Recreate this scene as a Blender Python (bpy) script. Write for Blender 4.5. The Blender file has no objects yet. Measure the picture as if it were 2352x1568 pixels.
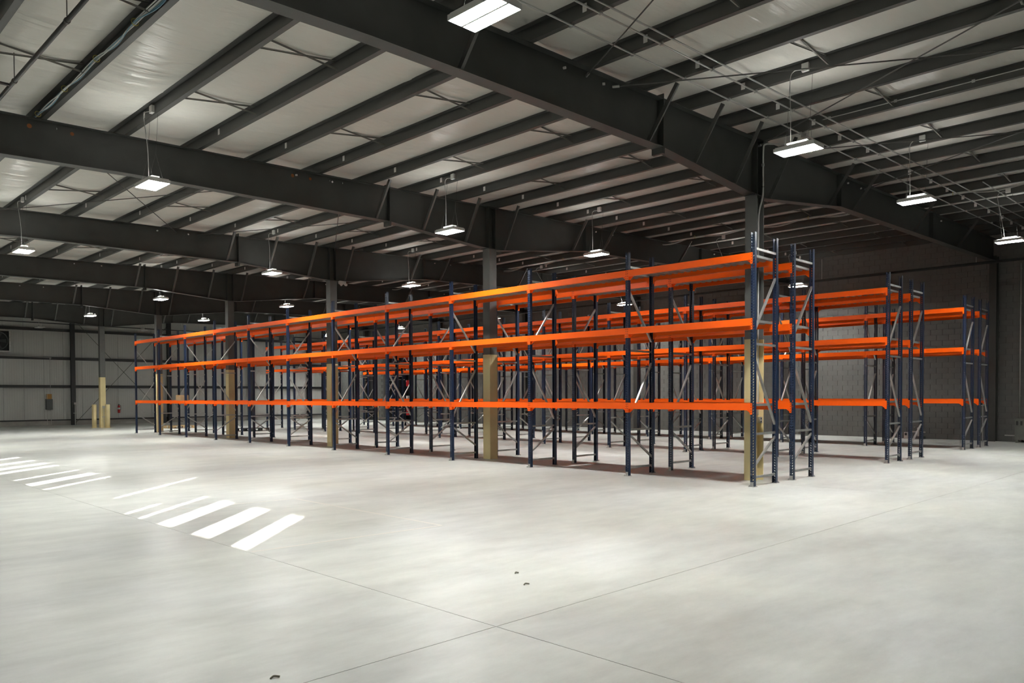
import bpy, math, random
from mathutils import Vector, Matrix
random.seed(7)
SC = bpy.context.scene
COL = SC.collection

# ------------------------------------------------------------------ camera
CAM = Vector((-13.0615, -6.9316, 1.6794))
YAW, PITCH, ROLL = math.radians(44.8714), math.radians(-1.2496), math.radians(-0.2157)
FPX, SHIFT_PX = 1786.56, 162.957
cd = bpy.data.cameras.new('camera')
cd.sensor_fit = 'HORIZONTAL'; cd.sensor_width = 36.0
cd.lens = FPX / 2352 * 36.0
cd.shift_y = SHIFT_PX / 2352
cd.clip_end = 300
cam = bpy.data.objects.new('camera', cd); COL.objects.link(cam)
r0 = Vector((math.cos(YAW), -math.sin(YAW), 0)); f0 = Vector((math.sin(YAW), math.cos(YAW), 0)); u0 = Vector((0, 0, 1))
fw = f0 * math.cos(PITCH) + u0 * math.sin(PITCH); up = -f0 * math.sin(PITCH) + u0 * math.cos(PITCH)
rx = r0 * math.cos(ROLL) + up * math.sin(ROLL); ux = -r0 * math.sin(ROLL) + up * math.cos(ROLL)
M = Matrix.Identity(4)
for i in range(3):
    M[i][0], M[i][1], M[i][2], M[i][3] = rx[i], ux[i], -fw[i], CAM[i]
cam.matrix_world = M
SC.camera = cam

# ------------------------------------------------------------------ world, sun, exposure
LAMP = 235.0           # radiance of the LED lenses
BEAM_W, BEAM_SPREAD = 120.0, 130.0   # focused downlight of each fixture
wd = bpy.data.worlds.new('sky'); SC.world = wd; wd.use_nodes = True
wd.node_tree.nodes['Background'].inputs[0].default_value = (0.62, 0.74, 0.95, 1)
wd.node_tree.nodes['Background'].inputs[1].default_value = 1.2
SUN_ELEV = math.radians(12.0)
sd = bpy.data.lights.new('sun', 'SUN'); sd.energy = 60.0; sd.angle = math.radians(0.35); sd.color = (1.0, 0.97, 0.9)
sun = bpy.data.objects.new('sun', sd); COL.objects.link(sun)
sdir = Vector((math.cos(SUN_ELEV) * math.sqrt(.5), math.cos(SUN_ELEV) * math.sqrt(.5), -math.sin(SUN_ELEV)))
sun.rotation_euler = sdir.to_track_quat('-Z', 'Y').to_euler()
sun.location = (-30, -30, 12)
vs = SC.view_settings
vs.view_transform = 'Standard'; vs.look = 'None'; vs.exposure = 0.0; vs.gamma = 1.0; vs.use_curve_mapping = False
SC.cycles.max_bounces = 8; SC.cycles.diffuse_bounces = 5; SC.cycles.glossy_bounces = 3
SC.cycles.sample_clamp_indirect = 6.0
SC.cycles.caustics_reflective = False; SC.cycles.caustics_refractive = False

# ------------------------------------------------------------------ materials
def mat(name, col, rough=0.6, metal=0.0, emit=0.0, spec=0.5, noise=None, bump=None):
    m = bpy.data.materials.new(name); m.use_nodes = True
    nt = m.node_tree; b = nt.nodes['Principled BSDF']
    b.inputs['Base Color'].default_value = (*col, 1)
    b.inputs['Roughness'].default_value = rough
    b.inputs['Metallic'].default_value = metal
    b.inputs['Specular IOR Level'].default_value = spec
    if emit:
        b.inputs['Emission Color'].default_value = (0.985, 1.0, 0.955, 1)
        b.inputs['Emission Strength'].default_value = emit
    tc = None
    if noise:
        sc, amt, det = noise
        tc = nt.nodes.new('ShaderNodeTexCoord'); nz = nt.nodes.new('ShaderNodeTexNoise')
        nz.inputs['Scale'].default_value = sc; nz.inputs['Detail'].default_value = det
        nt.links.new(tc.outputs['Object'], nz.inputs['Vector'])
        rp = nt.nodes.new('ShaderNodeMapRange')
        rp.inputs['From Min'].default_value = .3; rp.inputs['From Max'].default_value = .7
        rp.inputs['To Min'].default_value = 1 - amt; rp.inputs['To Max'].default_value = 1 + amt
        nt.links.new(nz.outputs['Fac'], rp.inputs['Value'])
        mx = nt.nodes.new('ShaderNodeVectorMath'); mx.operation = 'SCALE'
        mx.inputs[0].default_value = col
        nt.links.new(rp.outputs['Result'], mx.inputs['Scale'])
        nt.links.new(mx.outputs['Vector'], b.inputs['Base Color'])
    if bump:
        sc, dist, stretch = bump
        t2 = nt.nodes.new('ShaderNodeTexCoord'); mp = nt.nodes.new('ShaderNodeMapping')
        mp.inputs['Scale'].default_value = stretch
        n2 = nt.nodes.new('ShaderNodeTexNoise'); n2.inputs['Scale'].default_value = sc; n2.inputs['Detail'].default_value = 4
        bp = nt.nodes.new('ShaderNodeBump'); bp.inputs['Distance'].default_value = dist; bp.inputs['Strength'].default_value = 1
        nt.links.new(t2.outputs['Object'], mp.inputs['Vector']); nt.links.new(mp.outputs['Vector'], n2.inputs['Vector'])
        nt.links.new(n2.outputs['Fac'], bp.inputs['Height']); nt.links.new(bp.outputs['Normal'], b.inputs['Normal'])
    return m

def floor_mat():
    m = bpy.data.materials.new('polished_concrete'); m.use_nodes = True
    nt = m.node_tree; N = nt.nodes; Lk = nt.links; b = N['Principled BSDF']
    geo = N.new('ShaderNodeNewGeometry')
    def nz(scale, detail, stretch=(1, 1, 1), rot=0, rgh=.55):
        mp = N.new('ShaderNodeMapping'); mp.inputs['Scale'].default_value = stretch; mp.inputs['Rotation'].default_value = (0, 0, rot)
        n = N.new('ShaderNodeTexNoise'); n.inputs['Scale'].default_value = scale; n.inputs['Detail'].default_value = detail
        n.inputs['Roughness'].default_value = rgh
        Lk.new(geo.outputs['Position'], mp.inputs['Vector']); Lk.new(mp.outputs['Vector'], n.inputs['Vector'])
        return n.outputs['Fac']
    def rng(src, a, c, lo, hi):
        r = N.new('ShaderNodeMapRange'); r.inputs[1].default_value = a; r.inputs[2].default_value = c
        r.inputs[3].default_value = lo; r.inputs[4].default_value = hi; Lk.new(src, r.inputs[0]); return r.outputs[0]
    def mul(a, c):
        k = N.new('ShaderNodeMath'); k.operation = 'MULTIPLY'; Lk.new(a, k.inputs[0]); Lk.new(c, k.inputs[1]); return k.outputs[0]
    big = rng(nz(.16, 3), .3, .7, .90, 1.06)
    streak = rng(nz(.8, 6, (1, 3.6, 1), math.radians(45), .65), .34, .68, .86, 1.05)
    fine = rng(nz(3.2, 6), .3, .7, .96, 1.03)
    wear = rng(nz(.30, 8, (1, 2.4, 1), math.radians(45), .70), .46, .74, 1.04, .80)
    v = mul(mul(big, streak), mul(fine, wear))
    cr = N.new('ShaderNodeMix'); cr.data_type = 'RGBA'
    cr.inputs[6].default_value = (.60, .605, .56, 1); cr.inputs[7].default_value = (.565, .57, .555, 1)
    Lk.new(rng(nz(.35, 2), .35, .65, 0, 1), cr.inputs[0])
    sc = N.new('ShaderNodeVectorMath'); sc.operation = 'SCALE'
    Lk.new(cr.outputs[2], sc.inputs[0]); Lk.new(v, sc.inputs['Scale'])
    Lk.new(sc.outputs['Vector'], b.inputs['Base Color'])
    Lk.new(rng(nz(.3, 2), .3, .7, .29, .42), b.inputs['Roughness'])
    b.inputs['Specular IOR Level'].default_value = .45
    bp = N.new('ShaderNodeBump'); bp.inputs['Distance'].default_value = .0012; bp.inputs['Strength'].default_value = .6
    Lk.new(nz(2.2, 5), bp.inputs['Height']); Lk.new(bp.outputs['Normal'], b.inputs['Normal'])
    return m

STEEL = mat('charcoal_painted_steel', (.031, .032, .029), .5, noise=(2.0, .18, 3))
BRACEM = mat('brace_angle_steel', (.06, .06, .055), .45)
PURLIN = mat('dark_painted_purlin', (.036, .036, .033), .45)
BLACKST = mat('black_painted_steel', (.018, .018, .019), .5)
GREYCOL = mat('grey_primer_column', (.105, .107, .102), .6, noise=(3, .1, 2))
YELLOW = mat('cream_yellow_guard', (.80, .67, .36), .55, noise=(1.5, .08, 4))
ORANGE = mat('orange_powder_coat', (1.0, .118, .002), .34, spec=.35, noise=(.8, .06, 2))
BLUE = mat('navy_powder_coat', (.010, .021, .052), .30)
GALV = mat('galvanised_steel', (.56, .56, .54), .38, .75, noise=(6, .12, 3))
DECK = mat('galvanised_deck', (.40, .39, .365), .45, .5, noise=(4, .15, 3))
INSUL = mat('white_vinyl_insulation', (.90, .885, .82), .29, noise=(.5, .05, 3), bump=(1.6, .06, (.30, 2.4, 1)))
LENS = mat('led_lens', (.9, .9, .9), .5, emit=LAMP)
UPLIGHT = mat('added_uplight', (.9, .9, .9), .5, emit=75.0)  # glowing strips added on top of the housings to brighten the ceiling
LENSOFF = mat('led_lens_off', (.8, .8, .8), .4)
WHITE = mat('white_enamel', (.72, .72, .70), .45)
LAMPBODY = mat('white_lamp_body', (.75, .75, .73), .4)
CONDUIT = mat('conduit_steel', (.55, .54, .52), .35, .6)
BLOCK = mat('grey_painted_block', (.105, .105, .098), .75, noise=(3.5, .07, 4), bump=(30, .002, (1, 1, 1)))
MORTAR = mat('painted_mortar', (.08, .08, .075), .85)
PANELM = mat('white_metal_panel', (.56, .56, .535), .45, noise=(.7, .04, 3))
CURB = mat('concrete_curb', (.34, .325, .295), .8, noise=(2, .15, 5))
FLOORM = floor_mat()
RED = mat('red_enamel', (.42, .015, .02), .35)
DGREY = mat('dark_grey_enamel', (.075, .08, .078), .5)
EQUIP = mat('olive_grey_enamel', (.115, .12, .105), .55, noise=(5, .1, 3))
OCHRE = mat('ochre_panel', (.42, .21, .04), .55)
WOOD = mat('pallet_wood', (.42, .29, .15), .75, noise=(8, .2, 4))
DWOOD = mat('dark_pallet', (.03, .028, .026), .7)
CARD = mat('cardboard', (.40, .27, .15), .75)
RUST = mat('rust_orange_primer', (.22, .07, .015), .7)
GREENW = mat('blue_jacket_cable', (.12, .25, .33), .5)
WIRE = mat('white_cable', (.62, .64, .62), .45)
TIE = mat('yellow_cable_ring', (.50, .42, .10), .5)
PIPEM = mat('black_sprinkler_pipe', (.025, .025, .024), .35)
RODM = mat('brace_rod_steel', (.05, .048, .044), .5)
ANGLE = mat('bridging_angle', (.17, .165, .145), .5, .3)
BLACK = mat('black_rubber', (.012, .012, .012), .6)
DUST = mat('floor_debris', (.16, .145, .11), .8)
TAPE = mat('silver_label', (.78, .76, .74), .4)

# ------------------------------------------------------------------ mesh helpers
class MB:
    def __init__(s): s.v = []; s.f = []; s.m = []
    def quad(s, a, b, c, d, mi=0):
        n = len(s.v); s.v += [tuple(a), tuple(b), tuple(c), tuple(d)]; s.f.append((n, n + 1, n + 2, n + 3)); s.m.append(mi)
    def box(s, x0, x1, y0, y1, z0, z1, mi=0):
        n = len(s.v)
        s.v += [(x0, y0, z0), (x1, y0, z0), (x1, y1, z0), (x0, y1, z0), (x0, y0, z1), (x1, y0, z1), (x1, y1, z1), (x0, y1, z1)]
        for q in ((0, 3, 2, 1), (4, 5, 6, 7), (0, 1, 5, 4), (1, 2, 6, 5), (2, 3, 7, 6), (3, 0, 4, 7)):
            s.f.append(tuple(n + k for k in q)); s.m.append(mi)
        return s
    def cbox(s, x, y, z, dx, dy, dz, mi=0):
        return s.box(x - dx / 2, x + dx / 2, y - dy / 2, y + dy / 2, z - dz / 2, z + dz / 2, mi)
    def bar(s, p, q, w, h, upv=(0, 0, 1), mi=0):
        p = Vector(p); q = Vector(q); d = (q - p).normalized(); u = Vector(upv)
        sx = d.cross(u)
        if sx.length < 1e-4: sx = d.cross(Vector((1, 0, 0)))
        sx.normalize(); uy = sx.cross(d)
        n = len(s.v)
        for o in (p, q):
            for a, b in ((-1, -1), (1, -1), (1, 1), (-1, 1)):
                s.v.append(tuple(o + sx * a * w / 2 + uy * b * h / 2))
        for k in ((0, 1, 2, 3), (7, 6, 5, 4), (0, 4, 5, 1), (1, 5, 6, 2), (2, 6, 7, 3), (3, 7, 4, 0)):
            s.f.append(tuple(n + i for i in k)); s.m.append(mi)
        return s
    def tube(s, pts, r, seg=8, cap=True, mi=0):
        pts = [Vector(p) for p in pts]; n0 = len(s.v); rings = len(pts)
        rr = r if isinstance(r, (list, tuple)) else [r] * rings
        prev = None
        for i, p in enumerate(pts):
            d = (pts[min(i + 1, rings - 1)] - pts[max(i - 1, 0)]).normalized()
            a = d.cross(Vector((0, 0, 1)))
            if a.length < 1e-3: a = d.cross(Vector((1, 0, 0))) if prev is None else prev - d * prev.dot(d)
            a.normalize(); prev = a; b = d.cross(a)
            for k in range(seg):
                t = 2 * math.pi * k / seg
                s.v.append(tuple(p + (a * math.cos(t) + b * math.sin(t)) * rr[i]))
        for i in range(rings - 1):
            for k in range(seg):
                a = n0 + i * seg + k; b = n0 + i * seg + (k + 1) % seg
                s.f.append((a, b, b + seg, a + seg)); s.m.append(mi)
        if cap:
            s.f.append(tuple(n0 + k for k in range(seg))[::-1]); s.m.append(mi)
            s.f.append(tuple(n0 + (rings - 1) * seg + k for k in range(seg))); s.m.append(mi)
        return s
    def mesh(s, name, mats, smooth=False):
        me = bpy.data.meshes.new(name); me.from_pydata(s.v, [], s.f)
        for m in (mats if isinstance(mats, (list, tuple)) else [mats]): me.materials.append(m)
        if len(set(s.m)) > 1: me.polygons.foreach_set('material_index', s.m)
        if smooth: me.polygons.foreach_set('use_smooth', [True] * len(s.f))
        me.update(); return me

def obj(name, me, parent=None, loc=(0, 0, 0), rot=None, scale=None):
    o = bpy.data.objects.new(name, me); COL.objects.link(o)
    if parent is not None: o.parent = parent
    o.location = loc
    if rot: o.rotation_euler = rot
    if scale: o.scale = scale
    return o
def tag(o, label, cat, group=None):
    o['label'] = label; o['category'] = cat
    if group: o['group'] = group
    return o
def struct(name, me=None, loc=(0, 0, 0)):
    o = obj(name, me, None, loc); o['kind'] = 'structure'; return o
def thing(name, label, cat, loc=(0, 0, 0), rotz=0, group=None):
    o = obj(name, None, None, loc, (0, 0, rotz)); return tag(o, label, cat, group)
def arc(pts, n=10):
    """smooth polyline through control points (Catmull-Rom)"""
    P = [Vector(p) for p in pts]; P = [P[0] * 2 - P[1]] + P + [P[-1] * 2 - P[-2]]; out = []
    for i in range(1, len(P) - 2):
        for k in range(n):
            t = k / n; a, b, c, d = P[i - 1], P[i], P[i + 1], P[i + 2]
            out.append(.5 * ((2 * b) + (c - a) * t + (2 * a - 5 * b + 4 * c - d) * t * t + (3 * b - a - 3 * c + d) * t ** 3))
    out.append(P[-2]); return out

# ------------------------------------------------------------------ layout numbers
FY = [0.55, 8.13, 15.87, 23.50, 31.05, 39.15]        # frame lines
XL, XR, YN, YF = -14.6, 18.5, -15.0, 45.3            # inner faces of the walls
def roofz(x): return 6.640 + .0255 * (x - 1.07)         # underside of the purlins
PX = [-7.937 + 1.3254 * n for n in range(-4, 20)]        # purlin lines (bottom flange edge)
PD = .19

# ------------------------------------------------------------------ floor
fl = struct('floor', MB().box(XL - .3, XR + 4, YN - .3, YF + .3, -.3, -.012).mesh('floor', CURB))
JX = [XL - .3, -9.18, .8, 10.4, XR + 4]; JY = [YN - .3, -2.86, 11.6, 26.6, 41.6, YF + .3]; g = .0035
for i in range(len(JX) - 1):
    for j in range(len(JY) - 1):
        obj('slab', MB().box(JX[i] + g, JX[i + 1] - g, JY[j] + g, JY[j + 1] - g, -.012, 0).mesh('slab', FLOORM), fl)
PALE_LINE = mat('pale_floor_line', (.66, .63, .58), .4)  # pale lines along three sides of a floor rectangle, paler than the slabs
mb = MB()
for (x0, y0, x1, y1) in ((-9.15, 1.0, -6.62, .84), (-6.62, .84, -6.60, 4.62), (-6.60, 4.62, -9.13, 4.86)):
    mb.bar((x0, y0, .0002), (x1, y1, .0002), .05, .0012)
obj('pale_outline', mb.mesh('pale_outline', PALE_LINE), fl)

# ------------------------------------------------------------------ ceiling: purlins, sagging insulation, bridging, tags
deckm = MB()
deckm.quad((XL - .3, YN - .3, roofz(XL) + .30), (XL - .3, YF + .3, roofz(XL) + .30), (XR + .3, YF + .3, roofz(XR) + .30), (XR + .3, YN - .3, roofz(XR) + .30))
deckm.quad((XL - .3, YN - .3, roofz(XL) + .36), (XR + .3, YN - .3, roofz(XR) + .36), (XR + .3, YF + .3, roofz(XR) + .36), (XL - .3, YF + .3, roofz(XL) + .36))
ceil_ = struct('ceiling', deckm.mesh('roof_deck', PANELM))
def z_purlin(y0, y1):
    m = MB(); t = .004
    m.box(-.085, -.085 + t, y0, y1, 0, PD)            # web
    m.box(-.085, 0, y0, y1, 0, t)                      # bottom flange
    m.box(-t, 0, y0, y1, 0, .02)
    m.box(-.165, -.085, y0, y1, PD - t, PD)            # top flange
    return m.mesh('purlin', PURLIN)
pm = z_purlin(YN, YF)
for x in PX: obj('purlin', pm, ceil_, (x, 0, roofz(x)))
def insulation(x0, x1):
    m = MB(); nx = 8; ys = []; y = YN
    while y < YF:
        ys.append(y); y += .085 if -7.0 < y < 24 else (.2 if 24 <= y < 40 else .8)
    ys.append(YF)
    rnd = random.Random(int(x0 * 100)); ph = [rnd.uniform(0, 6.28) for _ in range(8)]
    folds = []; fy = -7.0
    while fy < 40:
        folds.append((fy, rnd.uniform(.06, .16), rnd.uniform(-.010, .022), rnd.uniform(-.35, .35), rnd.uniform(.2, .8), rnd.uniform(.3, .9))); fy += rnd.uniform(.35, 1.2)
    k0 = 0
    for y in ys:
        while k0 < len(folds) - 1 and folds[k0][0] < y - 1.2: k0 += 1
        near = [f for f in folds[k0:k0 + 8] if abs(f[0] - y) < 1.2]
        for i in range(nx + 1):
            s = i / nx; x = x0 + (x1 - x0) * s
            sag = 4 * s * (1 - s)
            w = .014 * math.sin(y * 1.3 + ph[2]) + .008 * math.sin(y * 3.7 + ph[1] - s)
            d = 0.0
            for (f, wd_, am, sk, sc_, sw) in near:
                u = (y - f - sk * (s - .5) - .12 * sag) / wd_
                if abs(u) < 3: d += am * math.exp(-u * u) * math.exp(-((s - sc_) / sw) ** 2)
            m.v.append((x, y, roofz(x) + PD + .02 - sag * (.058 + w) - d * min(1, sag * 1.6)))
    for j in range(len(ys) - 1):
        for i in range(nx):
            a = j * (nx + 1) + i; m.f.append((a, a + nx + 1, a + nx + 2, a + 1)); m.m.append(0)
    return m.mesh('insulation_panel', INSUL, True)
edges = [XL] + [x - .085 for x in PX] + [XR]
for a, b in zip(edges[:-1], edges[1:]): obj('insulation_panel', insulation(a, b), ceil_)
bays = [(FY[0] - 7.45, FY[0])] + [(FY[k], FY[k + 1]) for k in range(5)]
bA = MB().bar((-.0, 0, .03), (1.21, 0, PD - .02), .028, .004, (0, 0, 1)).bar((-.0, .012, .03), (1.21, .012, PD - .02), .004, .028).mesh('bridging_bar', ANGLE)
bB = MB().bar((-.0, -.03, PD - .02), (1.21, -.03, .03), .028, .004).bar((-.0, -.042, PD - .02), (1.21, -.042, .03), .004, .028).mesh('bridging_bar', ANGLE)
TILT = -math.atan(.0255)
for bi, (ya, yb) in enumerate(bays):
    for n in range(2, 24, 2):
        x = PX[n]
        for t in (1 / 3, 2 / 3):
            if bi > 3 and t > .5: continue
            y = ya + (yb - ya) * t
            for me in (bA, bB): obj('bridging_bar', me, ceil_, (x, y, roofz(x)), (0, TILT, 0))
tagm = MB().box(-.006, -.002, -.034, .034, .05, .155).mesh('label_tag', TAPE)
for fy in FY[:5]:
    for x in PX[4:]:
        if random.random() < .93: obj('label_tag', tagm, ceil_, (x - .085, fy - 1.08 + random.uniform(-.04, .04), roofz(x)))

# ------------------------------------------------------------------ walls
def block_wall():
    w = struct('wall_right', MB().box(XR + .012, XR + .25, YN, 34.0, 0, 7.45).box(XR + .012, XR + .25, 37.3, YF, 0, 7.45).box(XR + .012, XR + .25, 34.0, 37.3, 5.0, 7.45).mesh('wall_right', MORTAR))
    bl, bh, j = .406, .203, .008
    m1 = MB().box(0, .02, j / 2, bl - j / 2, j / 2, bh - j / 2).mesh('block', BLOCK)
    m2 = MB().box(0, .02, j / 2, bl / 2 - j / 2, j / 2, bh - j / 2).mesh('block', BLOCK)
    rest = MB(); cand = []
    for r in range(37):
        off = 0 if r % 2 == 0 else -bl / 2
        y = -8.12 + off
        while y < YF - .4:
            z = r * bh
            if not (33.8 < y + bl and y < 37.3 and z < 5.0) and z < 7.3:
                cand.append((y, z))
            y += bl
    near = [c for c in cand if -.9 < c[0] < 6.0 and c[1] < 4.6]
    near = sorted(near, key=lambda c: c[0] + abs(c[1] - 1.7) * .4)[:290]
    ns = set(near)
    for c in near: obj('block', m1, w, (XR - .006, c[0], c[1]))
    for (y, z) in cand:
        if (y, z) not in ns: rest.box(XR - .006, XR + .014, y + j / 2, y + bl - j / 2, z + j / 2, z + bh - j / 2)
    o = obj('block_courses', rest.mesh('block_courses', BLOCK), w); o['kind'] = 'stuff'
    return w
wr = block_wall()
# dark store room behind the tall opening
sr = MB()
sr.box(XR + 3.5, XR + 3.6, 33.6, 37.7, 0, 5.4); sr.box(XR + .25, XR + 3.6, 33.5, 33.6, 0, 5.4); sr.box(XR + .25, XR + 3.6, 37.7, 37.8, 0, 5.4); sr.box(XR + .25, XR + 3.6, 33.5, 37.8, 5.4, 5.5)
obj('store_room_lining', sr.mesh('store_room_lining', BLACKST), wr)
# far end wall: white ribbed panels, concrete curb, girts
wf = struct('wall_far', MB().box(XL - .2, XR + .2, YF + .06, YF + .2, 0, 7.5).mesh('wall_far', PANELM))
pn = MB(); pw = 1.03
pn.box(.006, pw - .006, .01, .06, .30, 7.1)
for k in range(8): pn.box(.05 + k * .125, .075 + k * .125, 0, .012, .30, 7.1)
pn = pn.mesh('panel', PANELM)
x = XL
while x < XR - .3:
    obj('panel', pn, wf, (x, YF, 0)); x += pw
gm = MB().box(XL, XR, -.20, -.194, 0, .16).box(XL, XR, -.20, 0, 0, .006).box(XL, XR, -.20, -.14, .154, .16).mesh('girt', BLACKST)
for z in (5.60, 3.91, 2.24): obj('girt', gm, wf, (0, YF, z))
obj('girt', MB().box(XL, XR, -.12, 0, 0, .07).mesh('girt_base', BLACKST), wf, (0, YF, .28))
struct('baseboard_far', MB().box(XL, XR, YF - .05, YF + .06, 0, .29).mesh('curb', CURB))
# left wall (outside the frame, its dock-door windows let the sun in) and near wall
TE = math.tan(SUN_ELEV) / math.sqrt(.5)
zb = (-9.12 - XL) * TE; zt = (-7.5 - XL) * TE
def wy(yfloor, xfloor): return yfloor - (xfloor - XL)      # trace a floor point back along the sun to the wall
slots = []
for (xa, a, b, k0, k1) in ((-9.12, 3.22, 3.70, 0, 1), (-9.13, 2.07, 2.60, 0, 1), (-9.18, 1.05, 1.46, 0, 1), (-9.06, 4.30, 4.46, 0, 1), (-9.13, 4.80, 4.96, .0, .45),
                         (-9.1, 8.98, 9.2, 0, 1), (-9.07, 9.9, 10.42, 0, 1), (-9.06, 11.2, 11.42, 0, 1),
                         (-8.96, 12.95, 13.33, 0, 1), (-8.65, 14.15, 14.6, 0, 1), (-8.5, 15.5, 15.9, 0, 1), (-8.2, 17.3, 17.7, 0, 1)):
    slots.append((wy(a, xa), wy(b, xa), zb + (zt - zb) * k0, zb + (zt - zb) * k1))
za, zc = (-8.66 - XL) * TE, (-6.36 - XL) * TE
slots.append((wy(6.74, -8.66), wy(6.90, -8.66), za, zc))
slots.sort()
m = MB(); T = .03
y = YN
for (a, b, z0, z1) in slots:
    m.box(XL - T, XL, y, a, 0, 7.0)
    m.box(XL - T, XL, a, b, 0, z0); m.box(XL - T, XL, a, b, z1, 7.0)
    y = b
m.box(XL - T, XL, y, YF, 0, 7.0)
struct('wall_left', m.mesh('wall_left', PANELM))
struct('wall_near', MB().box(XL, XR, YN - .2, YN, 0, 7.5).mesh('wall_near', PANELM))

# ------------------------------------------------------------------ rafters
PROF = [(-14.528, 5.493), (-9.94, 5.666), (-7.901, 5.733), (-4.843, 5.753), (-2.212, 5.763), (0.713, 5.554), (1.427, 5.544), (4.995, 5.982), (18.2, 6.32)]
def zbot(x):
    for (a, za), (b, zb_) in zip(PROF[:-1], PROF[1:]):
        if a <= x <= b: return za + (zb_ - za) * (x - a) / (b - a)
    return PROF[-1][1]
HW, FT, WT = .11, .012, .008
def rafter_parts():
    web = MB(); bf = MB(); tf = MB()
    for (a, za), (b, zb_) in zip(PROF[:-1], PROF[1:]):
        n = len(web.v)
        for s in (-WT / 2, WT / 2):
            web.v += [(a, s, za + FT), (b, s, zb_ + FT), (b, s, roofz(b) - FT), (a, s, roofz(a) - FT)]
        web.f += [(n, n + 1, n + 2, n + 3), (n + 7, n + 6, n + 5, n + 4)]; web.m += [0, 0]
        n = len(bf.v)
        for y in (-HW, HW):
            bf.v += [(a, y, za), (b, y, zb_), (b, y, zb_ + FT), (a, y, za + FT)]
        bf.f += [(n, n + 1, n + 2, n + 3), (n + 7, n + 6, n + 5, n + 4), (n, n + 4, n + 5, n + 1), (n + 3, n + 2, n + 6, n + 7)]; bf.m += [0] * 4
    a, b = PROF[0][0], PROF[-1][0]
    n = len(tf.v)
    for y in (-HW, HW):
        tf.v += [(a, y, roofz(a) - FT), (b, y, roofz(b) - FT), (b, y, roofz(b) - .001), (a, y, roofz(a) - .001)]
    tf.f += [(n, n + 1, n + 2, n + 3), (n + 7, n + 6, n + 5, n + 4), (n, n + 4, n + 5, n + 1), (n + 3, n + 2, n + 6, n + 7)]; tf.m += [0] * 4
    st = []
    for x, ext in ((-2.17, .09), (1.0, 0), (1.24, 0), (4.97, 0), (11.4, 0)):
        s = MB(); s.box(x - .008, x + .008, -HW, HW, zbot(x) - (.07 if ext else 0) + FT, roofz(x) - FT + ext)
        if ext: s.box(x - .03, x + .03, -HW, HW, zbot(x) - .1, zbot(x) + .0)
        st.append(s.mesh('stiffener', STEEL))
    return web.mesh('rafter_web', STEEL), bf.mesh('bottom_flange', STEEL), tf.mesh('top_flange', STEEL), st
RW, RB, RT, RS = rafter_parts()
BRX = [-6.596, -2.559, -1.183, 0.194, 1.57, 4.384, 5.76, 9.889, 13.865]
ORD = ['nearest', 'second', 'third', 'fourth', 'fifth', 'sixth']
brm = {}
for x in BRX:
    b = MB(); p = Vector((x, -.06, zbot(x) + FT)); q = Vector((x, -.62, roofz(x) + .01))
    b.bar(p, q, .07, .005, (1, 0, 0)); b.bar(p + Vector((.035, 0, 0)), q + Vector((.035, 0, 0)), .005, .07, (1, 0, 0))
    brm[x] = b.mesh('flange_brace', BRACEM)
bolt = MB().tube([(0, 0, 0), (0, -.04, .0)], .02, 6).mesh('bolt_end', TAPE)
for k, fy in enumerate(FY):
    r = thing('roof_rafter', '%s roof rafter from the camera, a deep charcoal steel beam crossing above the racks' % ORD[k], 'roof beam', (0, fy, 0))
    obj('rafter_web', RW, r); obj('bottom_flange', RB, r); obj('top_flange', RT, r)
    for s in RS: obj('stiffener', s, r)
    for x in BRX:
        if x == BRX[0] and k: continue
        obj('flange_brace', brm[x], r)
    for x in (-4.55, -3.65, 5.55, 6.35, 12.4):
        obj('bolt_end', bolt, r, (x, -.005, roofz(x) - .11), (0, random.uniform(-.4, .4), random.uniform(-.9, .9)))
    if k == 1:
        for x, s in ((-9.50, .038), (-8.85, .032), (-4.62, .038), (-4.2, .032)):
            d = MB().tube([(0, -.006, 0), (0, -.0065, 0)], s, 12).mesh('rust_spot', RUST)
            obj('rust_spot', d, r, (x, 0, roofz(x) - .13))

# ------------------------------------------------------------------ columns
cs = .128
def tube_col():
    zt_ = 5.535
    return (MB().box(-cs, cs, -cs, cs, 0, zt_).mesh('shaft', GREYCOL), MB().box(-cs - .006, cs + .006, -cs - .006, cs + .006, 0, 2.76).mesh('yellow_guard', YELLOW),
            MB().box(-.2, .2, -.12, .12, zt_, zt_ + .018).mesh('cap_plate', STEEL))
TC = tube_col()
hcol = MB().box(-.14, -.126, -.125, .125, 0, 5.535).box(.126, .14, -.125, .125, 0, 5.535).box(-.126, .126, -.005, .005, 0, 5.535).mesh('h_shaft', GREYCOL)
hyel = MB().box(-.145, -.121, -.13, .13, 0, 2.76).box(.121, .145, -.13, .13, 0, 2.76).box(-.121, .121, -.009, .009, 0, 2.76).mesh('yellow_guard', YELLOW)
CLAB = ['grey H-section column with yellow lower half and conduit, inside the near end of the front rack',
        'square grey column with yellow base standing in the third bay of the front rack',
        'grey column with yellow base carrying a small white emergency light',
        'fourth grey and yellow column from the camera, inside the front rack',
        'fifth grey and yellow column, inside the last bay of the front rack',
        'free-standing grey and yellow column between two short yellow bollards']
XC = 1.12
for k, fy in enumerate(FY):
    c = thing('steel_column', CLAB[k], 'column', (XC if k else 1.10, fy, 0))
    if k == 0:
        obj('shaft', hcol, c); obj('yellow_guard', hyel, c); obj('cap_plate', TC[2], c)
    else:
        obj('shaft', TC[0], c); obj('yellow_guard', TC[1], c); obj('cap_plate', TC[2], c)
wcol = MB().box(-.30, -.286, -.115, .115, 0, 6.5).box(-.014, 0, -.115, .115, 0, 6.5).box(-.286, -.014, -.005, .005, 0, 6.5).mesh('wall_column_section', STEEL)
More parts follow.
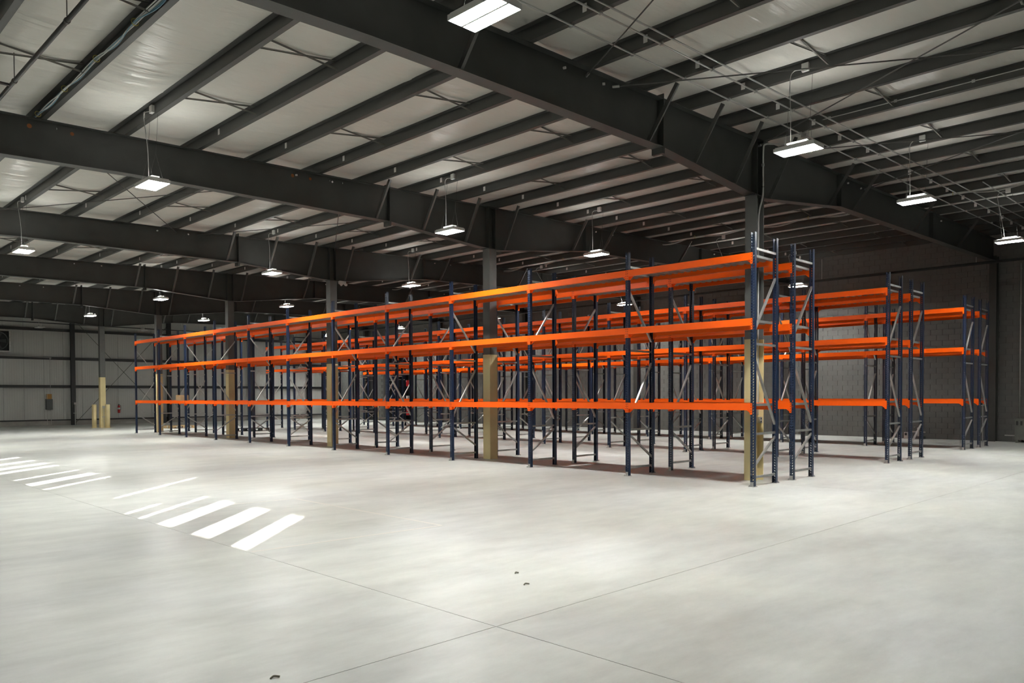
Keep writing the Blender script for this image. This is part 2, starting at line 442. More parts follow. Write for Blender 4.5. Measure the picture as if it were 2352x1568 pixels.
WCL = ['dark steel wall column at the right end of the grey block wall beside the louvred cabinet', 'second dark wall column along the grey block wall', 'third dark wall column along the grey block wall',
       'fourth dark wall column along the grey block wall', 'fifth dark wall column along the block wall, next to a fire extinguisher', 'dark wall column on the block wall beside the store room opening']
for k, fy in enumerate(FY):
    tag(obj('wall_column', wcol, None, (XR - .01, fy, 0)), WCL[k], 'column')
ecol = MB().box(-.12, .12, -.36, -.346, 0, 6.6).box(-.12, .12, -.214, -.202, 0, 6.6).box(-.006, .006, -.346, -.214, 0, 6.6).mesh('wall_column_section', BLACKST)
ECL = ['black steel column on the white end wall left of the free-standing column', 'black steel column on the white end wall behind the far rack end', 'black steel end wall column seen through the front rack', 'black steel column near the right corner of the end wall']
for k, x in enumerate((1.30, 7.0, 12.7, 17.2)):
    tag(obj('wall_column', ecol, None, (x, YF, 0)), ECL[k], 'column')

# ------------------------------------------------------------------ pallet racks
HT, B, D = 4.62, 2.8097, .9133
PWD, PDP = .078, .072     # post width along Y, depth along X
def post_mesh():
    m = MB(); pit = .0508; n = int(HT / pit); th = .0025
    hw, hh = .0085, .0145
    for xx in (0, th):
        for cyy in (-.0195, .0195):
            y0, y1 = (-.039, 0) if cyy < 0 else (0, .039)
            base = len(m.v)
            for k in range(n):
                z0 = k * pit; zc_ = z0 + pit / 2; z1 = z0 + pit; sl = .003 if cyy < 0 else -.003
                b = len(m.v)
                m.v += [(xx, y0, z0), (xx, y1, z0), (xx, y1, z1), (xx, y0, z1),
                        (xx, cyy - hw + sl, zc_ - hh), (xx, cyy + hw + sl, zc_ - hh), (xx, cyy + hw - sl, zc_ + hh), (xx, cyy - hw - sl, zc_ + hh)]
                for q in ((0, 1, 5, 4), (1, 2, 6, 5), (2, 3, 7, 6), (3, 0, 4, 7)):
                    m.f.append(tuple(b + t for t in q)); m.m.append(0)
    m.box(0, PDP, -.039, -.0365, 0, HT); m.box(0, PDP, .0365, .039, 0, HT)
    m.box(PDP - .0025, PDP, -.039, -.027, 0, HT); m.box(PDP - .0025, PDP, .027, .039, 0, HT)
    return m.mesh('post', BLUE)
POST = post_mesh()
FOOT = MB().box(-.035, .085, -.06, .06, 0, .008).box(-.012, -.004, -.03, .03, .008, .085).tube([(-.022, .045, .008), (-.022, .045, .03)], .012, 6).mesh('foot_plate', GALV)
def brace(p, q):
    return MB().bar(p, q, .034, .042, (0, 1, 0))
x0, x1 = .05, D - .05
HBR = MB().box(x0, x1, -.017, .017, -.021, .021).mesh('horizontal_brace', GALV)
DBR = {}
for key, (za, zc) in {'low': (.36, .88), 'mid': (2.36, 1.12), 'top': (2.82, 3.86)}.items():
    for fl_ in (0, 1):
        a, b = (za, zc) if not fl_ else (zc, za)
        DBR[key, fl_] = MB().bar((x0, 0, a), (x1, 0, b), .034, .040, (0, 1, 0)).mesh('diagonal_brace', GALV)
LEV = (1.522, 3.065, 4.253)       # beam tops
BHT = .130
def beam_meshes(L):
    b = MB(); y0, y1 = .041, L - .041
    b.box(-.008, .030, y0, y1, -BHT, 0); b.box(.030, .046, y0, y1, -BHT, -.042)
    b = b.mesh('beam', ORANGE)
    c = MB()
    for k in (0, 1):
        ya, yb = (.002, .046) if k == 0 else (L - .046, L - .002)
        c2 = MB(); c2.box(-.0095, -.003, ya, yb, -.203, 0)
        ye = (.041, .045) if k == 0 else (L - .045, L - .041)
        c2.box(-.0095, .05, ye[0], ye[1], -.203, 0)
        n = len(c2.v); yt = .045 if k == 0 else L - .045; yo = .14 if k == 0 else L - .14
        c2.v += [(.0462, yt, -.004), (.0462, yt, -.200), (.0462, yo, -.128), (.0502, yt, -.004), (.0502, yt, -.200), (.0502, yo, -.128)]
        c2.f += [(n, n + 1, n + 2), (n + 5, n + 4, n + 3), (n, n + 3, n + 4, n + 1), (n + 1, n + 4, n + 5, n + 2), (n + 2, n + 5, n + 3, n)]; c2.m += [0] * 5
        c = c2.mesh('connector', ORANGE) if k == 0 else c
        if k == 0: cA = c
        else: cB = c2.mesh('connector', ORANGE)
    h = MB()
    for k in (0, 1):
        yc_ = .021 if k == 0 else L - .021
        for z in (-.03, -.075, -.125, -.172):
            h.box(-.0102, -.0094, yc_ - .006, yc_ + .006, z - .011, z + .011)
    return b, cA, cB, h.mesh('connector_slots', BLACK)
def deck_mesh(L):
    m = MB(); y = .055; top = -.012; low = -.048; prof = []
    while y < L - .06:
        prof += [(y, low), (y + .055, low), (y + .075, top), (y + .13, top)]; y += .15
    for (ya, za), (yb, zb_) in zip(prof[:-1], prof[1:]):
        m.quad((.032, ya, za), (.032, yb, zb_), (D - .032, yb, zb_), (D - .032, ya, za))
        m.quad((.032, ya, za - .003), (D - .032, ya, za - .003), (D - .032, yb, zb_ - .003), (.032, yb, zb_ - .003))
    for ye in (prof[0][0], prof[-1][0]):
        m.box(.032, D - .032, ye - .004, ye, -.055, -.010)
    return m.mesh('deck_panel', DECK)
RACKS = [
    (0.0, B, 11, 'front orange and navy pallet rack line, nearest to the camera', 0),
    (1.572, B, 11, 'orange and navy pallet rack line backing directly onto the front one', 0),
    (6.633, 2.83, 11, 'orange pallet rack line across the first aisle, front of the middle pair', 0),
    (8.23, 2.83, 11, 'orange pallet rack line at the back of the middle pair', 0),
    (12.815, 2.85, 11, 'orange pallet rack line of the far pair, facing the second aisle', 0),
    (14.42, 2.85, 11, 'rearmost orange pallet rack line, closest to the grey block wall', 0)]
for (X0, L, NB, lab, y0_) in RACKS:
    rk = thing('pallet_rack', lab, 'pallet rack', (X0, y0_, 0), 0, 'pallet racks')
    bm_, cA, cB, hs = beam_meshes(L); dk = deck_mesh(L)
    near = X0 < 2
    for i in range(NB + 1):
        y = i * L; fl_ = i % 2
        for s in (0, 1):
            rot = (0, 0, 0) if s == 0 else (0, 0, math.pi)
            p = obj('post', POST, rk, (0 if s == 0 else D, y, 0), rot)
            obj('foot_plate', FOOT, p)
        for z in (.17, .96, 2.60, 4.33): obj('horizontal_brace', HBR, rk, (0, y, z))
        for key in ('low', 'mid', 'top'): obj('diagonal_brace', DBR[key, fl_], rk, (0, y, 0))
    for i in range(NB):
        for z in LEV:
            b = obj('beam', bm_, rk, (0, i * L, z)); obj('connector', cA, b); obj('connector', cB, b)
            if near: obj('connector_slots', hs, b)
            b = obj('beam', bm_, rk, (D, (i + 1) * L, z), (0, 0, math.pi)); obj('connector', cA, b); obj('connector', cB, b)
            obj('deck_panel', dk, rk, (0, i * L, z))

# ------------------------------------------------------------------ LED high-bay lights
ROWX = [-8.02, -1.438, 3.874, 11.194, 16.3]
ROWN = ['over the open floor', 'in front of the racks', 'over the first aisle', 'over the second aisle', 'along the grey wall']
LY = [-9.856, -1.516, 6.742, 15.101, 23.89, 32.351, 40.813]
HWX, HWY = .17, .315
body = MB(); body.box(-HWX, HWX, -HWY, HWY, 0, .035); body.box(-HWX + .01, HWX - .01, -HWY + .01, HWY - .01, .035, .055)
body.box(-HWX - .008, -HWX, -HWY - .008, HWY + .008, -.018, .036); body.box(HWX, HWX + .008, -HWY - .008, HWY + .008, -.018, .036)
body.box(-HWX, HWX, -HWY - .008, -HWY, -.018, .036); body.box(-HWX, HWX, HWY, HWY + .008, -.018, .036); body.box(-.012, .012, -HWY, HWY, -.02, 0)
body = body.mesh('lamp_housing', LAMPBODY)
drv = MB().box(-.06, .06, -.16, .16, .055, .115).mesh('driver_box', LAMPBODY)
def lens_mesh(mt):
    m = MB(); m.box(-.074, .074, -HWY + .008, HWY - .008, -.014, -.001); return m.mesh('lens', mt)
LN, LO = lens_mesh(LENS), lens_mesh(LENSOFF)
BEAM = bpy.data.lights.new('downlight', 'AREA'); BEAM.shape = 'RECTANGLE'; BEAM.size = .32; BEAM.size_y = .6; BEAM.energy = BEAM_W; BEAM.spread = math.radians(BEAM_SPREAD); BEAM.color = (.985, 1, .955)
TOPS = MB().box(-.016, .016, -.27, .27, 0, .004).mesh('added_uplight_strip', UPLIGHT)
jb = MB().box(-.05, 0, -.055, .055, -.06, .06).mesh('junction_box', LAMPBODY)
pos_names = ['first', 'second', 'third', 'fourth', 'fifth', 'sixth', 'seventh']
for ri, rxx in enumerate(ROWX):
    for li, ly in enumerate(LY):
        if ri == 4 and li < 2: continue
        if li == 0: continue
        lit = not (li == 6 and ri < 4)
        hz = roofz(rxx) - 1.137
        lb = '%s high-bay light, %s from the camera in the row %s' % ('glowing' if lit else 'unlit', pos_names[li - (2 if ri == 4 else 1)], ROWN[ri])
        t = thing('high_bay_light', lb, 'ceiling light', (rxx, ly, hz), 0, 'LED high-bay lights')
        obj('lamp_housing', body, t); obj('driver_box', drv, t)
        for sx in (-1, 1): obj('lens', LN if lit else LO, t, (sx * .088, 0, 0))
        if lit:
            al = obj('downlight', BEAM, t, (0, 0, -.024))
            for sx in (-1, 1): obj('added_uplight_strip', TOPS, t, (sx * .125, 0, .0555))
        px = min(PX, key=lambda p: abs(p - .085 - rxx)) - .085 - rxx
        zr = roofz(rxx + px) - hz
        for sy in (-1, 1):
            w = MB(); topw = (px + .04, sy * .18, zr + .004); mid = (px * .3, sy * .18, zr * .42)
            w.tube([topw, mid], .0025, 5)
            for sx in (-1, 1): w.tube([mid, (sx * .12, sy * .18 + sx * .02, .05)], .002, 5)
            obj('suspension_wire', w.mesh('suspension_wire', RODM), t)
        obj('junction_box', jb, t, (px - .001, -.10, zr + .09))
        cr = MB().tube(arc([(px - .05, -.06, zr + .06), (px - .09, .06, zr + .05), (px - .07, .125, zr - .07), (px * .5 - .02, .13, zr * .55), (-.01, .12, .11)], 8), .006, 6)
        obj('power_cord', cr.mesh('power_cord', CONDUIT, True), t)

# ------------------------------------------------------------------ conduits, pipes, cables, rods
def conduit(pts, r, label, mt=CONDUIT, name='conduit', clips=(), cat='conduit', group=None, seg=8):
    t = thing(name, label, cat, pts[0], 0, group)
    P = [Vector(p) - Vector(pts[0]) for p in pts]
    obj('pipe_run', MB().tube(P, r, seg).mesh('pipe_run', mt, True), t)
    for c_ in clips:
        q = Vector(c_) - Vector(pts[0]); obj('clip', MB().cbox(q.x, q.y, q.z, .03, .05, .05).mesh('clip', GALV), t)
    return t
def rl(x, y, off): return (x, y, roofz(x) + off)
def xrun(y0, y1, xa, xb, off): return [rl(xa + (xb - xa) * k / 24, y0 + (y1 - y0) * k / 24, off) for k in range(25)]
clipx = [p - .04 for p in PX if -13 < p < 17]
conduit(xrun(-.31, -.24, -13.5, XR - .5, -.022), .013, 'single conduit strapped under the purlins, closest to the near rafter', clips=[rl(x, -.275, -.016) for x in clipx])
conduit(xrun(-.74, -.78, -13.5, XR - .5, -.022), .013, 'left one of two parallel conduits under the purlins at upper right', clips=[rl(x, -.76, -.016) for x in clipx])
conduit(xrun(-.85, -1.17, -13.5, XR - .5, -.022), .013, 'right one of two parallel conduits under the purlins at upper right')
conduit(xrun(-1.56, -1.47, 8.4, XR - .5, -.022), .013, 'short conduit at the right edge, starting from a small box')
jbx = thing('conduit_box', 'small grey conduit junction box under the purlins above the second near light', 'junction box', rl(1.48, -.28, -.03))
obj('box_body', MB().cbox(0, 0, 0, .1, .1, .05).mesh('box_body', CONDUIT), jbx); obj('cover_plate', MB().cbox(0, 0, -.028, .11, .11, .006).mesh('cover_plate', CONDUIT), jbx)
# conduit along a purlin and down the first column
cz = roofz(1.27)
conduit([(1.265, -6.5, cz + .11), (1.265, -3.8, cz + .11), (1.265, -.75, cz + .11), (1.28, -.58, cz + .09), (1.30, -.46, cz + .02), (1.32, -.30, cz - .03)], .013, 'conduit running along a purlin web toward the near column', clips=[(1.265, y, cz + .11) for y in (-5.2, -3.2, -2.0, -.85)])
cx, cy_ = 1.16, .46
conduit(arc([(1.85, .12, cz - .02), (1.45, .33, cz - .05), (1.24, .40, cz - .09), (1.19, .415, cz - .2), (cx + .02, .415, 6.0), (cx + .02, .415, 5.63), (cx, .43, 5.45), (cx, .48, 5.26), (cx, .50, 4.9), (cx, .50, 3), (cx, .50, 1.28)], 8), .017, 'white conduit bending down the near column to a socket box', LAMPBODY, clips=[(cx + .02, .42, 6.15)])
so = thing('socket_box', 'grey double socket box on the yellow part of the near column', 'socket box', (cx, .47, 1.18))
obj('box_body', MB().cbox(0, 0, 0, .09, .08, .12).mesh('box_body', CONDUIT), so)
for dz in (-.028, .028): obj('socket_face', MB().tube([(.0, -.041, dz), (.0, -.046, dz)], .017, 10).mesh('socket_face', BLACK), so)
# sprinkler pipe top left with hanger rods
sp = conduit([(-10.235, 0.2, roofz(-10.24) - .25), (-10.235, 5.9, roofz(-10.24) - .25), (-10.235, 10.5, roofz(-10.24) - .25), (-10.235, 20, roofz(-10.24) - .25)], .028, 'black sprinkler pipe hanging between purlins at the upper left', PIPEM, 'sprinkler_pipe', cat='pipe', seg=12)
for y in (3.3, 5.75, 9.4, 13.2):
    obj('hanger_rod', MB().tube([(.0, y - .2, 0), (0, y - .2, .44)], .006, 6).tube([(0, y - .225, 0), (0, y - .175, 0)], .036, 10).mesh('hanger_rod', RODM), sp)
obj('branch_pipe', MB().tube([(0, 5.75, 0), (-3, 5.75, 0)], .022, 10).mesh('branch_pipe', PIPEM, True), sp)
# cable bundle along purlin with yellow rings
def bundle(x, y0, y1, off, label, ringstep, sag, n=5, mats=None, lateral=0):
    t = thing('cable_bundle', label, 'cables', (x, y0, roofz(x) + off))
    rings = []; y = y0
    while y < y1: rings.append(y); y += ringstep
    for k in range(n):
        rnd = random.Random(k * 7 + int(x * 10)); pts = []
        for yy in rings:
            pts.append((lateral * (yy - y0) + rnd.uniform(-.02, .02), yy - y0, rnd.uniform(-.02, .015)))
            pts.append((lateral * (yy - y0) + rnd.uniform(-.04, .03), yy - y0 + ringstep / 2, -sag * rnd.uniform(.5, 1.2)))
        obj('cable', MB().tube(arc(pts, 6), .008, 6).mesh('cable', (mats or [WIRE])[k % len(mats or [WIRE])], True), t)
    for yy in rings[1:]:
        rg = [(lateral * (yy - y0) + .045 * math.cos(a / 10 * 6.283), yy - y0, .045 * math.sin(a / 10 * 6.283)) for a in range(11)]
        obj('cable_ring', MB().tube(rg, .006, 5, False).mesh('cable_ring', TIE), t)
bundle(-9.40, -1.0, 14, .06, 'white and blue cable bundle in yellow rings along a purlin at upper left', 1.5, .05, 6, [WIRE, WIRE, GREENW])
bundle(9.14, -2.6, 13, -.03, 'drooping pale cable bundle below the purlins above the front rack end', 1.9, .10, 4, [WIRE])
bundle(9.2, 14.5, 26, -.03, 'farther drooping cable bundle below the purlins over the middle aisle', 1.9, .12, 3, [WIRE])
# roof rod bracing
RODS = [(-4.03, FY[0], -8.5, -7.0, 'brace rod crossing beside the near glowing light at top'), (-8.5, FY[0], -4.0, -7.0, 'brace rod leaving the frame at the top centre'),
        (-3.4, FY[0], 1.7, -7.0, 'thin roof brace rod running nearly level across the upper right'), (1.25, FY[0], -3.4, -7.0, 'steeper roof brace rod crossing the upper right purlins'),
        (-9.1, FY[1], -4.0, FY[2], 'roof brace rod descending behind the second rafter at left'), (-3.7, FY[1], -8.5, FY[2], 'roof brace rod crossing the other one behind the second rafter at left'),
        (1.25, FY[1], -3.4, FY[2], 'roof brace rod behind the second rafter near its splice'), (-3.4, FY[1], 1.25, FY[2], 'roof brace rod behind the second rafter toward its column'),
        (6.6, FY[0], 1.9, -7.0, 'roof brace rod low in the right corner, rising to the frame edge'), (1.9, FY[0], 6.6, -7.0, 'roof brace rod at the far right under the purlins')]
for (xa, ya, xb, yb, lab) in RODS:
    p = Vector((xa, ya, roofz(xa) - .09)); q = Vector((xb, yb, roofz(xb) - .09))
    t = thing('brace_rod', lab, 'brace rod', p, 0, 'roof brace rods')
    obj('rod', MB().tube([Vector((0, 0, 0)), q - p], .010, 6).mesh('rod', RODM), t)
    obj('rod_nut', MB().tube([Vector((0, 0, 0)), (q - p) * .012], .022, 6).mesh('rod_nut', GALV), t)
for (xa, za, xb, zb_, lab) in ((1.45, 6.3, 6.9, .25, 'wall brace rod falling to the right on the white end wall'), (1.45, .15, 6.9, 6.25, 'wall brace rod rising to the right on the white end wall')):
    t = thing('brace_rod', lab, 'brace rod', (xa, YF - .24, za), 0, 'end wall brace rods')
    obj('rod', MB().tube([(0, 0, 0), (xb - xa, 0, zb_ - za)], .013, 6).mesh('rod', RODM), t)
conduit([(XL + 3, YF - .30, 6.07), (XR, YF - .30, 6.02)], .03, 'black pipe running level along the top of the white end wall', PIPEM, 'sprinkler_pipe', cat='pipe')
w = conduit([(17.9, -2.5, 6.25), (17.9, 44, 6.25)], .05, 'dark pipe hanging along the top of the grey block wall', PIPEM, 'sprinkler_pipe', cat='pipe', seg=12)
for y in (1.0, 6.5, 12.3, 18, 24, 30): obj('hanger_rod', MB().tube([(0, y + 2.5, 0), (0, y + 2.5, .85)], .007, 6).mesh('hanger_rod', CONDUIT), w)

# ------------------------------------------------------------------ items on the end wall
fan = thing('exhaust_fan', 'grey metal box fan on the white end wall at the left frame edge', 'fan', (-2.58, YF - .1, 4.90))
f = MB(); s = .62
f.box(-s, s, -.42, -.38, -s, -s + .06).box(-s, s, -.42, -.38, s - .06, s).box(-s, -s + .06, -.42, -.38, -s, s).box(s - .06, s, -.42, -.38, -s, s)
f.box(-s, s, -.42, 0, -s - .02, -s).box(-s, s, -.42, 0, s, s + .02).box(-s - .02, -s, -.42, 0, -s, s).box(s, s + .02, -.42, 0, -s, s)
obj('fan_housing', f.mesh('fan_housing', GALV), fan)
ring = [(.52 * math.cos(a / 24 * 6.2832), -.36, .52 * math.sin(a / 24 * 6.2832)) for a in range(25)]
obj('fan_ring', MB().tube(ring, .03, 6, False).mesh('fan_ring', DGREY), fan)
obj('back_plate', MB().box(-s, s, -.06, -.04, -s, s).mesh('back_plate', BLACKST), fan)
for k in range(5):
    a = k / 5 * 6.2832; b = MB(); n = Vector((math.cos(a), 0, math.sin(a))); p_ = Vector((-math.sin(a), 0, math.cos(a)))
    b.quad(n * .08 - p_ * .05 + Vector((0, -.22, 0)), n * .47 - p_ * .12 + Vector((0, -.24, 0)), n * .47 + p_ * .12 + Vector((0, -.16, 0)), n * .08 + p_ * .05 + Vector((0, -.2, 0)))
    b.quad(n * .08 + p_ * .05 + Vector((0, -.195, 0)), n * .47 + p_ * .12 + Vector((0, -.155, 0)), n * .47 - p_ * .12 + Vector((0, -.235, 0)), n * .08 - p_ * .05 + Vector((0, -.215, 0)))
    obj('blade', b.mesh('blade', DGREY), fan)
obj('hub', MB().tube([(0, -.30, 0), (0, -.1, 0)], .1, 12).mesh('hub', DGREY), fan)
g_ = MB()
for k in range(5): g_.tube([(-s, -.43, -.4 + k * .2), (s, -.43, -.4 + k * .2)], .004, 5)
obj('guard_wires', g_.mesh('guard_wires', DGREY), fan)
ep = thing('electrical_panel', 'dark electrical panel with an ochre box above it on the white end wall', 'electrical panel', (.04, YF - .03, .95))
obj('panel_box', MB().box(-.17, .17, -.2, 0, 0, .62).mesh('panel_box', DGREY), ep); obj('panel_door', MB().box(-.15, .15, -.215, -.2, .03, .59).mesh('panel_door', DGREY), ep)
obj('ochre_box', MB().box(-.12, .14, -.14, 0, .62, .92).mesh('ochre_box', OCHRE), ep); obj('latch', MB().box(.16, .19, -.14, -.06, .14, .24).mesh('latch', CONDUIT), ep)
obj('riser', MB().tube(arc([(.05, -.25, .92), (.05, -.25, 2.9), (.03, -.25, 3.02), (-.1, -.25, 3.07), (-2.6, -.25, 3.12)], 8), .016, 6).tube([(-.12, -.17, .62), (-.12, -.17, 1.25)], .014, 6).tube([(-.12, -.17, 0), (-.12, -.17, -.9)], .014, 6).tube([(.08, -.17, 0), (.08, -.17, -.9)], .014, 6).mesh('riser', CONDUIT), ep)
def extinguisher(loc, rotz, label):
    e = thing('fire_extinguisher', label, 'fire extinguisher', loc, rotz)
    obj('cylinder_body', MB().tube([(0, -.1, 0), (0, -.1, .02), (0, -.1, .40), (0, -.1, .46), (0, -.1, .49)], [.06, .078, .078, .05, .025], 14).mesh('cylinder_body', RED, True), e)
    obj('label_band', MB().tube([(0, -.1, .22), (0, -.1, .33)], .080, 14).mesh('label_band', WHITE, True), e)
    obj('valve_handle', MB().box(-.02, .02, -.13, -.03, .49, .53).box(-.012, .012, -.16, -.06, .54, .56).mesh('valve_handle', BLACK), e)
    obj('hose', MB().tube(arc([(.02, -.1, .51), (.11, -.1, .44), (.10, -.1, .25), (.085, -.1, .15)], 6), .011, 6).mesh('hose', BLACK), e)
    obj('wall_hook', MB().box(-.02, .02, -.03, .02, .40, .5).mesh('wall_hook', DGREY), e)
extinguisher((3.93, YF - .03, .68), 0, 'red fire extinguisher on the white end wall right of the bollards')
extinguisher((XR - .315, FY[4] + .02, .80), math.radians(-90), 'red fire extinguisher on a dark wall column seen through the racks')
for k, (dx, lab) in enumerate(((-.42, 'short yellow bollard left of the free-standing column'), (.42, 'short yellow bollard right of the free-standing column'))):
    b = thing('bollard', lab, 'bollard', (XC + dx * .62 - .12, FY[5] - dx * .62 - .12, 0), 0, 'yellow bollards')
    obj('post_tube', MB().tube([(0, 0, 0), (0, 0, 1.27), (0, 0, 1.275)], [.115, .115, .09], 16).mesh('post_tube', YELLOW, True), b)
    obj('base_plate', MB().box(-.14, .14, -.14, .14, 0, .012).mesh('base_plate', YELLOW), b)
so = thing('socket_box', 'small grey socket box with conduit on the free-standing yellow column', 'socket box', (XC + .02, FY[5] - cs - .006, 1.13))
obj('box_body', MB().box(-.06, .06, -.06, 0, -.07, .07).mesh('box_body', CONDUIT), so)
obj('conduit_drop', MB().tube([(0, -.02, -.07), (0, -.02, -1.12)], .012, 6).box(-.09, .09, -.03, 0, -.55, -.52).mesh('conduit_drop', CONDUIT), so)
so = thing('socket_box', 'grey socket box with a conduit at the foot of a black end wall column', 'socket box', (1.36, YF - .37, 1.30))
obj('box_body', MB().box(-.06, .06, -.06, 0, -.06, .06).mesh('box_body', CONDUIT), so)
obj('conduit_drop', MB().tube([(0, -.03, -.06), (0, -.03, -1.29)], .025, 8).box(-.1, .1, -.05, 0, -.6, -.57).mesh('conduit_drop', CONDUIT), so)
em = thing('emergency_light', 'small white emergency light beside the third column head', 'emergency light', (XC + .33, FY[2] - .14, 5.5))
obj('lamp_body', MB().box(-.12, .12, -.05, .05, -.05, .05).mesh('lamp_body', WHITE), em)
for sx in (-.09, .09): obj('lamp_head', MB().tube([(sx, -.05, -.06), (sx, -.11, -.08)], .045, 10).mesh('lamp_head', WHITE), em)
uh = thing('unit_heater', 'dark grey unit heater hanging near the far end wall', 'heater', (12.9, 40.4, 5.35))
obj('heater_cabinet', MB().box(-.38, .38, -.3, .3, -.0, .42).mesh('heater_cabinet', DGREY), uh)
for k in range(5): obj('louvre', MB().bar((-.34, -.31, .06 + k * .075), (.34, -.31, .06 + k * .075), .02, .045, (0, .4, 1)).mesh('louvre', GALV), uh)
for sx in (-.3, .3): obj('hanger_rod', MB().tube([(sx, 0, .42), (sx, 0, roofz(12.9) - 5.35 + .17)], .008, 6).mesh('hanger_rod', RODM), uh)
# ------------------------------------------------------------------ pallets, boxes, bin
def pallet(loc, rot, mt, label):
    p = thing('wooden_pallet', label, 'pallet', loc, rot)
    for k in range(7): obj('deck_board', MB().box(-.6, .6, -.5 + k * .153, -.5 + k * .153 + .09, .122, .144).mesh('deck_board', mt), p)
    for k in range(3):
        for j in range(3): obj('pallet_block', MB().cbox(-.53 + j * .53, -.45 + k * .46, .072, .12, .1, .1).mesh('pallet_block', mt), p)
    for k in range(3): obj('bottom_board', MB().box(-.6, .6, -.5 + k * .46, -.5 + k * .46 + .1, 0, .022).mesh('bottom_board', mt), p)
pallet((3.7, 35.2, 0), .1, WOOD, 'pale wooden pallet on the floor behind the far end of the front rack')
pallet((4.75, 28.9, 0), .3, DWOOD, 'dark pallet on the aisle floor between the first two rack pairs')
bn = thing('waste_bin', 'dark grey round waste bin by the white end wall', 'bin', (6.35, YF - .75, 0))
obj('bin_body', MB().tube([(0, 0, 0), (0, 0, .62), (0, 0, .64)], [.22, .28, .28], 16).mesh('bin_body', DGREY, True), bn)
obj('rim', MB().tube([(0, 0, .62), (0, 0, .68)], .30, 16).mesh('rim', DGREY, True), bn)
def carton(name, loc, d, mt, label, rot=0, group=None):
    t = thing(name, label, 'box', loc, rot, group); dx, dy, dz = d
    obj('carton_body', MB().box(-dx / 2, dx / 2, -dy / 2, dy / 2, 0, dz).mesh('carton_body', mt), t)
    obj('tape_strip', MB().box(-dx / 2 - .001, dx / 2 + .001, -.025, .025, dz * .7, dz + .002).mesh('tape_strip', TAPE if mt is not CARD else OCHRE), t)
carton('carton', (.5, 26.8, LEV[0] - .01), (.38, .36, .24), CARD, 'cardboard box on the low shelf near the far end of the front rack', .2)
# louvred cabinet, socket and small clutter by the grey wall
cb = thing('louvred_cabinet', 'olive grey louvred transformer cabinet on the floor at the right frame edge', 'cabinet', (XR - .34, -.82, 0))
obj('cabinet_body', MB().box(-.28, .28, -.6, .6, .10, .78).box(-.26, -.2, -.58, -.5, 0, .1).box(-.26, -.2, .5, .58, 0, .1).box(.2, .26, .5, .58, 0, .1).mesh('cabinet_body', EQUIP), cb)
obj('cabinet_top', MB().box(-.31, .31, -.63, .63, .78, .82).mesh('cabinet_top', EQUIP), cb)
for k in range(9): obj('vent_slot', MB().box(-.287, -.279, .50 - k * .125, .56 - k * .125, .60, .74).mesh('vent_slot', BLACK), cb)
obj('rating_plate', MB().box(-.285, -.279, -.06, .10, .50, .56).mesh('rating_plate', OCHRE), cb)
conduit([(XR - .05, -.24, .82), (XR - .05, -.24, 6.2)], .022, 'tall galvanised conduit rising from the louvred cabinet on the grey wall', CONDUIT, clips=[(XR - .03, -.24, z) for z in (1.6, 3.2, 4.8, 6.0)])
conduit([(XR - .06, .2, .22), (XR - .06, -.12, .22)], .025, 'short horizontal pipe at the foot of the grey wall beside the cabinet', CONDUIT)
so = thing('socket_box', 'grey socket box on two conduits beside the right wall column', 'socket box', (XR - .06, .92, 1.32))
obj('box_body', MB().box(-.05, .05, -.07, .07, -.07, .07).mesh('box_body', CONDUIT), so); obj('socket_face', MB().box(-.052, -.048, -.04, .04, -.045, .045).mesh('socket_face', BLACK), so)
obj('conduit_drop', MB().tube([(0, -.035, -.07), (0, -.035, -1.31)], .012, 6).tube([(0, .035, -.07), (0, .035, -1.31)], .012, 6).mesh('conduit_drop', CONDUIT), so)
sk = thing('floor_valve', 'low pipe manifold with two taps standing against the grey wall', 'valve', (XR - .25, 2.95, 0))
obj('stand_pipe', MB().tube([(0, 0, 0), (0, 0, .42)], .05, 10).tube([(0, -.25, .26), (0, .25, .26)], .03, 8).mesh('stand_pipe', CONDUIT), sk)
for y in (-.12, .12): obj('tap_handle', MB().tube([(-.09, y, .44), (.09, y, .44)], .018, 6).mesh('tap_handle', GALV), sk)
obj('valve_base', MB().box(-.12, .12, -.2, .2, 0, .1).mesh('valve_base', DGREY), sk)
for k, (y, lab) in enumerate(((3.62, 'left one of two small grey boxes on the floor by the grey wall'), (3.38, 'right one of two small grey boxes on the floor by the grey wall'))):
    t = thing('floor_box', lab, 'box', (XR - .2, y, 0)); obj('box_body', MB().box(-.08, .08, -.08, .08, 0, .24).mesh('box_body', CONDUIT), t); obj('lid', MB().box(-.085, -.08, -.03, .05, .12, .21).mesh('lid', BLACK), t)
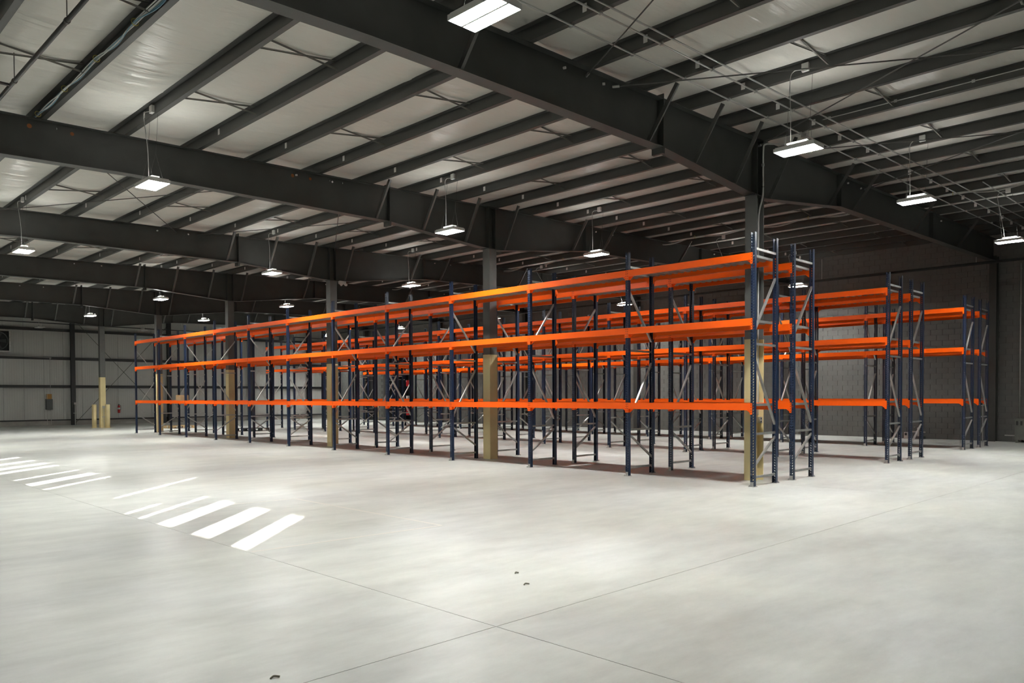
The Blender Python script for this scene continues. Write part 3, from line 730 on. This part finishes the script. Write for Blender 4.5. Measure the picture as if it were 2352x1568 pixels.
# store room shelf with stock
sh = thing('stock_shelf', 'black steel shelf full of boxes inside the dark store room opening', 'shelf', (XR + 1.2, 34.2, 0))
for yy in (0, 2.9):
    for xx in (0, .8): obj('upright', MB().cbox(xx, yy, 2.1, .06, .06, 4.2).mesh('upright', BLACKST), sh)
SZ = (.35, 1.35, 2.35, 3.35, 4.1)
for z in SZ: obj('shelf_board', MB().box(-.03, .83, -.03, 2.93, z - .03, z).mesh('shelf_board', BLACKST), sh)
cols = [WHITE, WHITE, CARD, RED, WHITE, OCHRE]
colw = {WHITE.name: 'white', CARD.name: 'brown', RED.name: 'red', OCHRE.name: 'ochre'}
nth = ['lowest', 'second', 'third', 'fourth', 'top']; k = 0
for zi, z in enumerate(SZ):
    yy = .25
    for j in range(4):
        mt = cols[(k * 5 + zi) % 6]; dy = random.uniform(.35, .55)
        carton('stock_box', (XR + 1.5, 34.2 + yy + dy / 2, z), (.5, dy, random.uniform(.28, .5)), mt, '%s carton, %s from the right on the %s shelf of the store room' % (colw[mt.name], pos_names[j], nth[zi]), 0, 'cartons on the store room shelf')
        yy += dy + .12; k += 1
for y, lab in ((33.75, 'thin yellow post right of the store room opening'), (37.55, 'thin yellow post left of the store room opening')):
    b = thing('bollard', lab, 'bollard', (XR - .35, y, 0), 0, 'yellow posts at the store room')
    obj('post_tube', MB().tube([(0, 0, 0), (0, 0, 1.25)], .08, 12).mesh('post_tube', YELLOW, True), b); obj('base_plate', MB().box(-.12, .12, -.12, .12, 0, .01).mesh('base_plate', YELLOW), b)
dr = struct('door_1', MB().box(XR - .04, XR - .008, 38.5, 39.6, 0, 3.9).mesh('door_1', BLACKST)); obj('door_handle', MB().tube([(XR - .08, 38.62, 1.05), (XR - .08, 38.75, 1.05)], .015, 6).mesh('door_handle', GALV), dr)
# specks of debris on the floor
for (x, y, r_, lab) in ((-8.16, -2.15, .03, 'small scrap lying on the bright floor at centre'), (-7.90, -1.78, .02, 'tiny curled scrap on the bright floor at centre'), (-10.85, -2.67, .028, 'small debris scrap on the floor at the bottom edge')):
    o = MB().tube(arc([(0, 0, .006), (r_, .01, .012), (2 * r_, -.008, .006)], 4), [.006] * 9, 6).mesh('floor_scrap', DUST, True)
    tag(obj('floor_scrap', o, None, (x, y, 0)), lab, 'scrap')
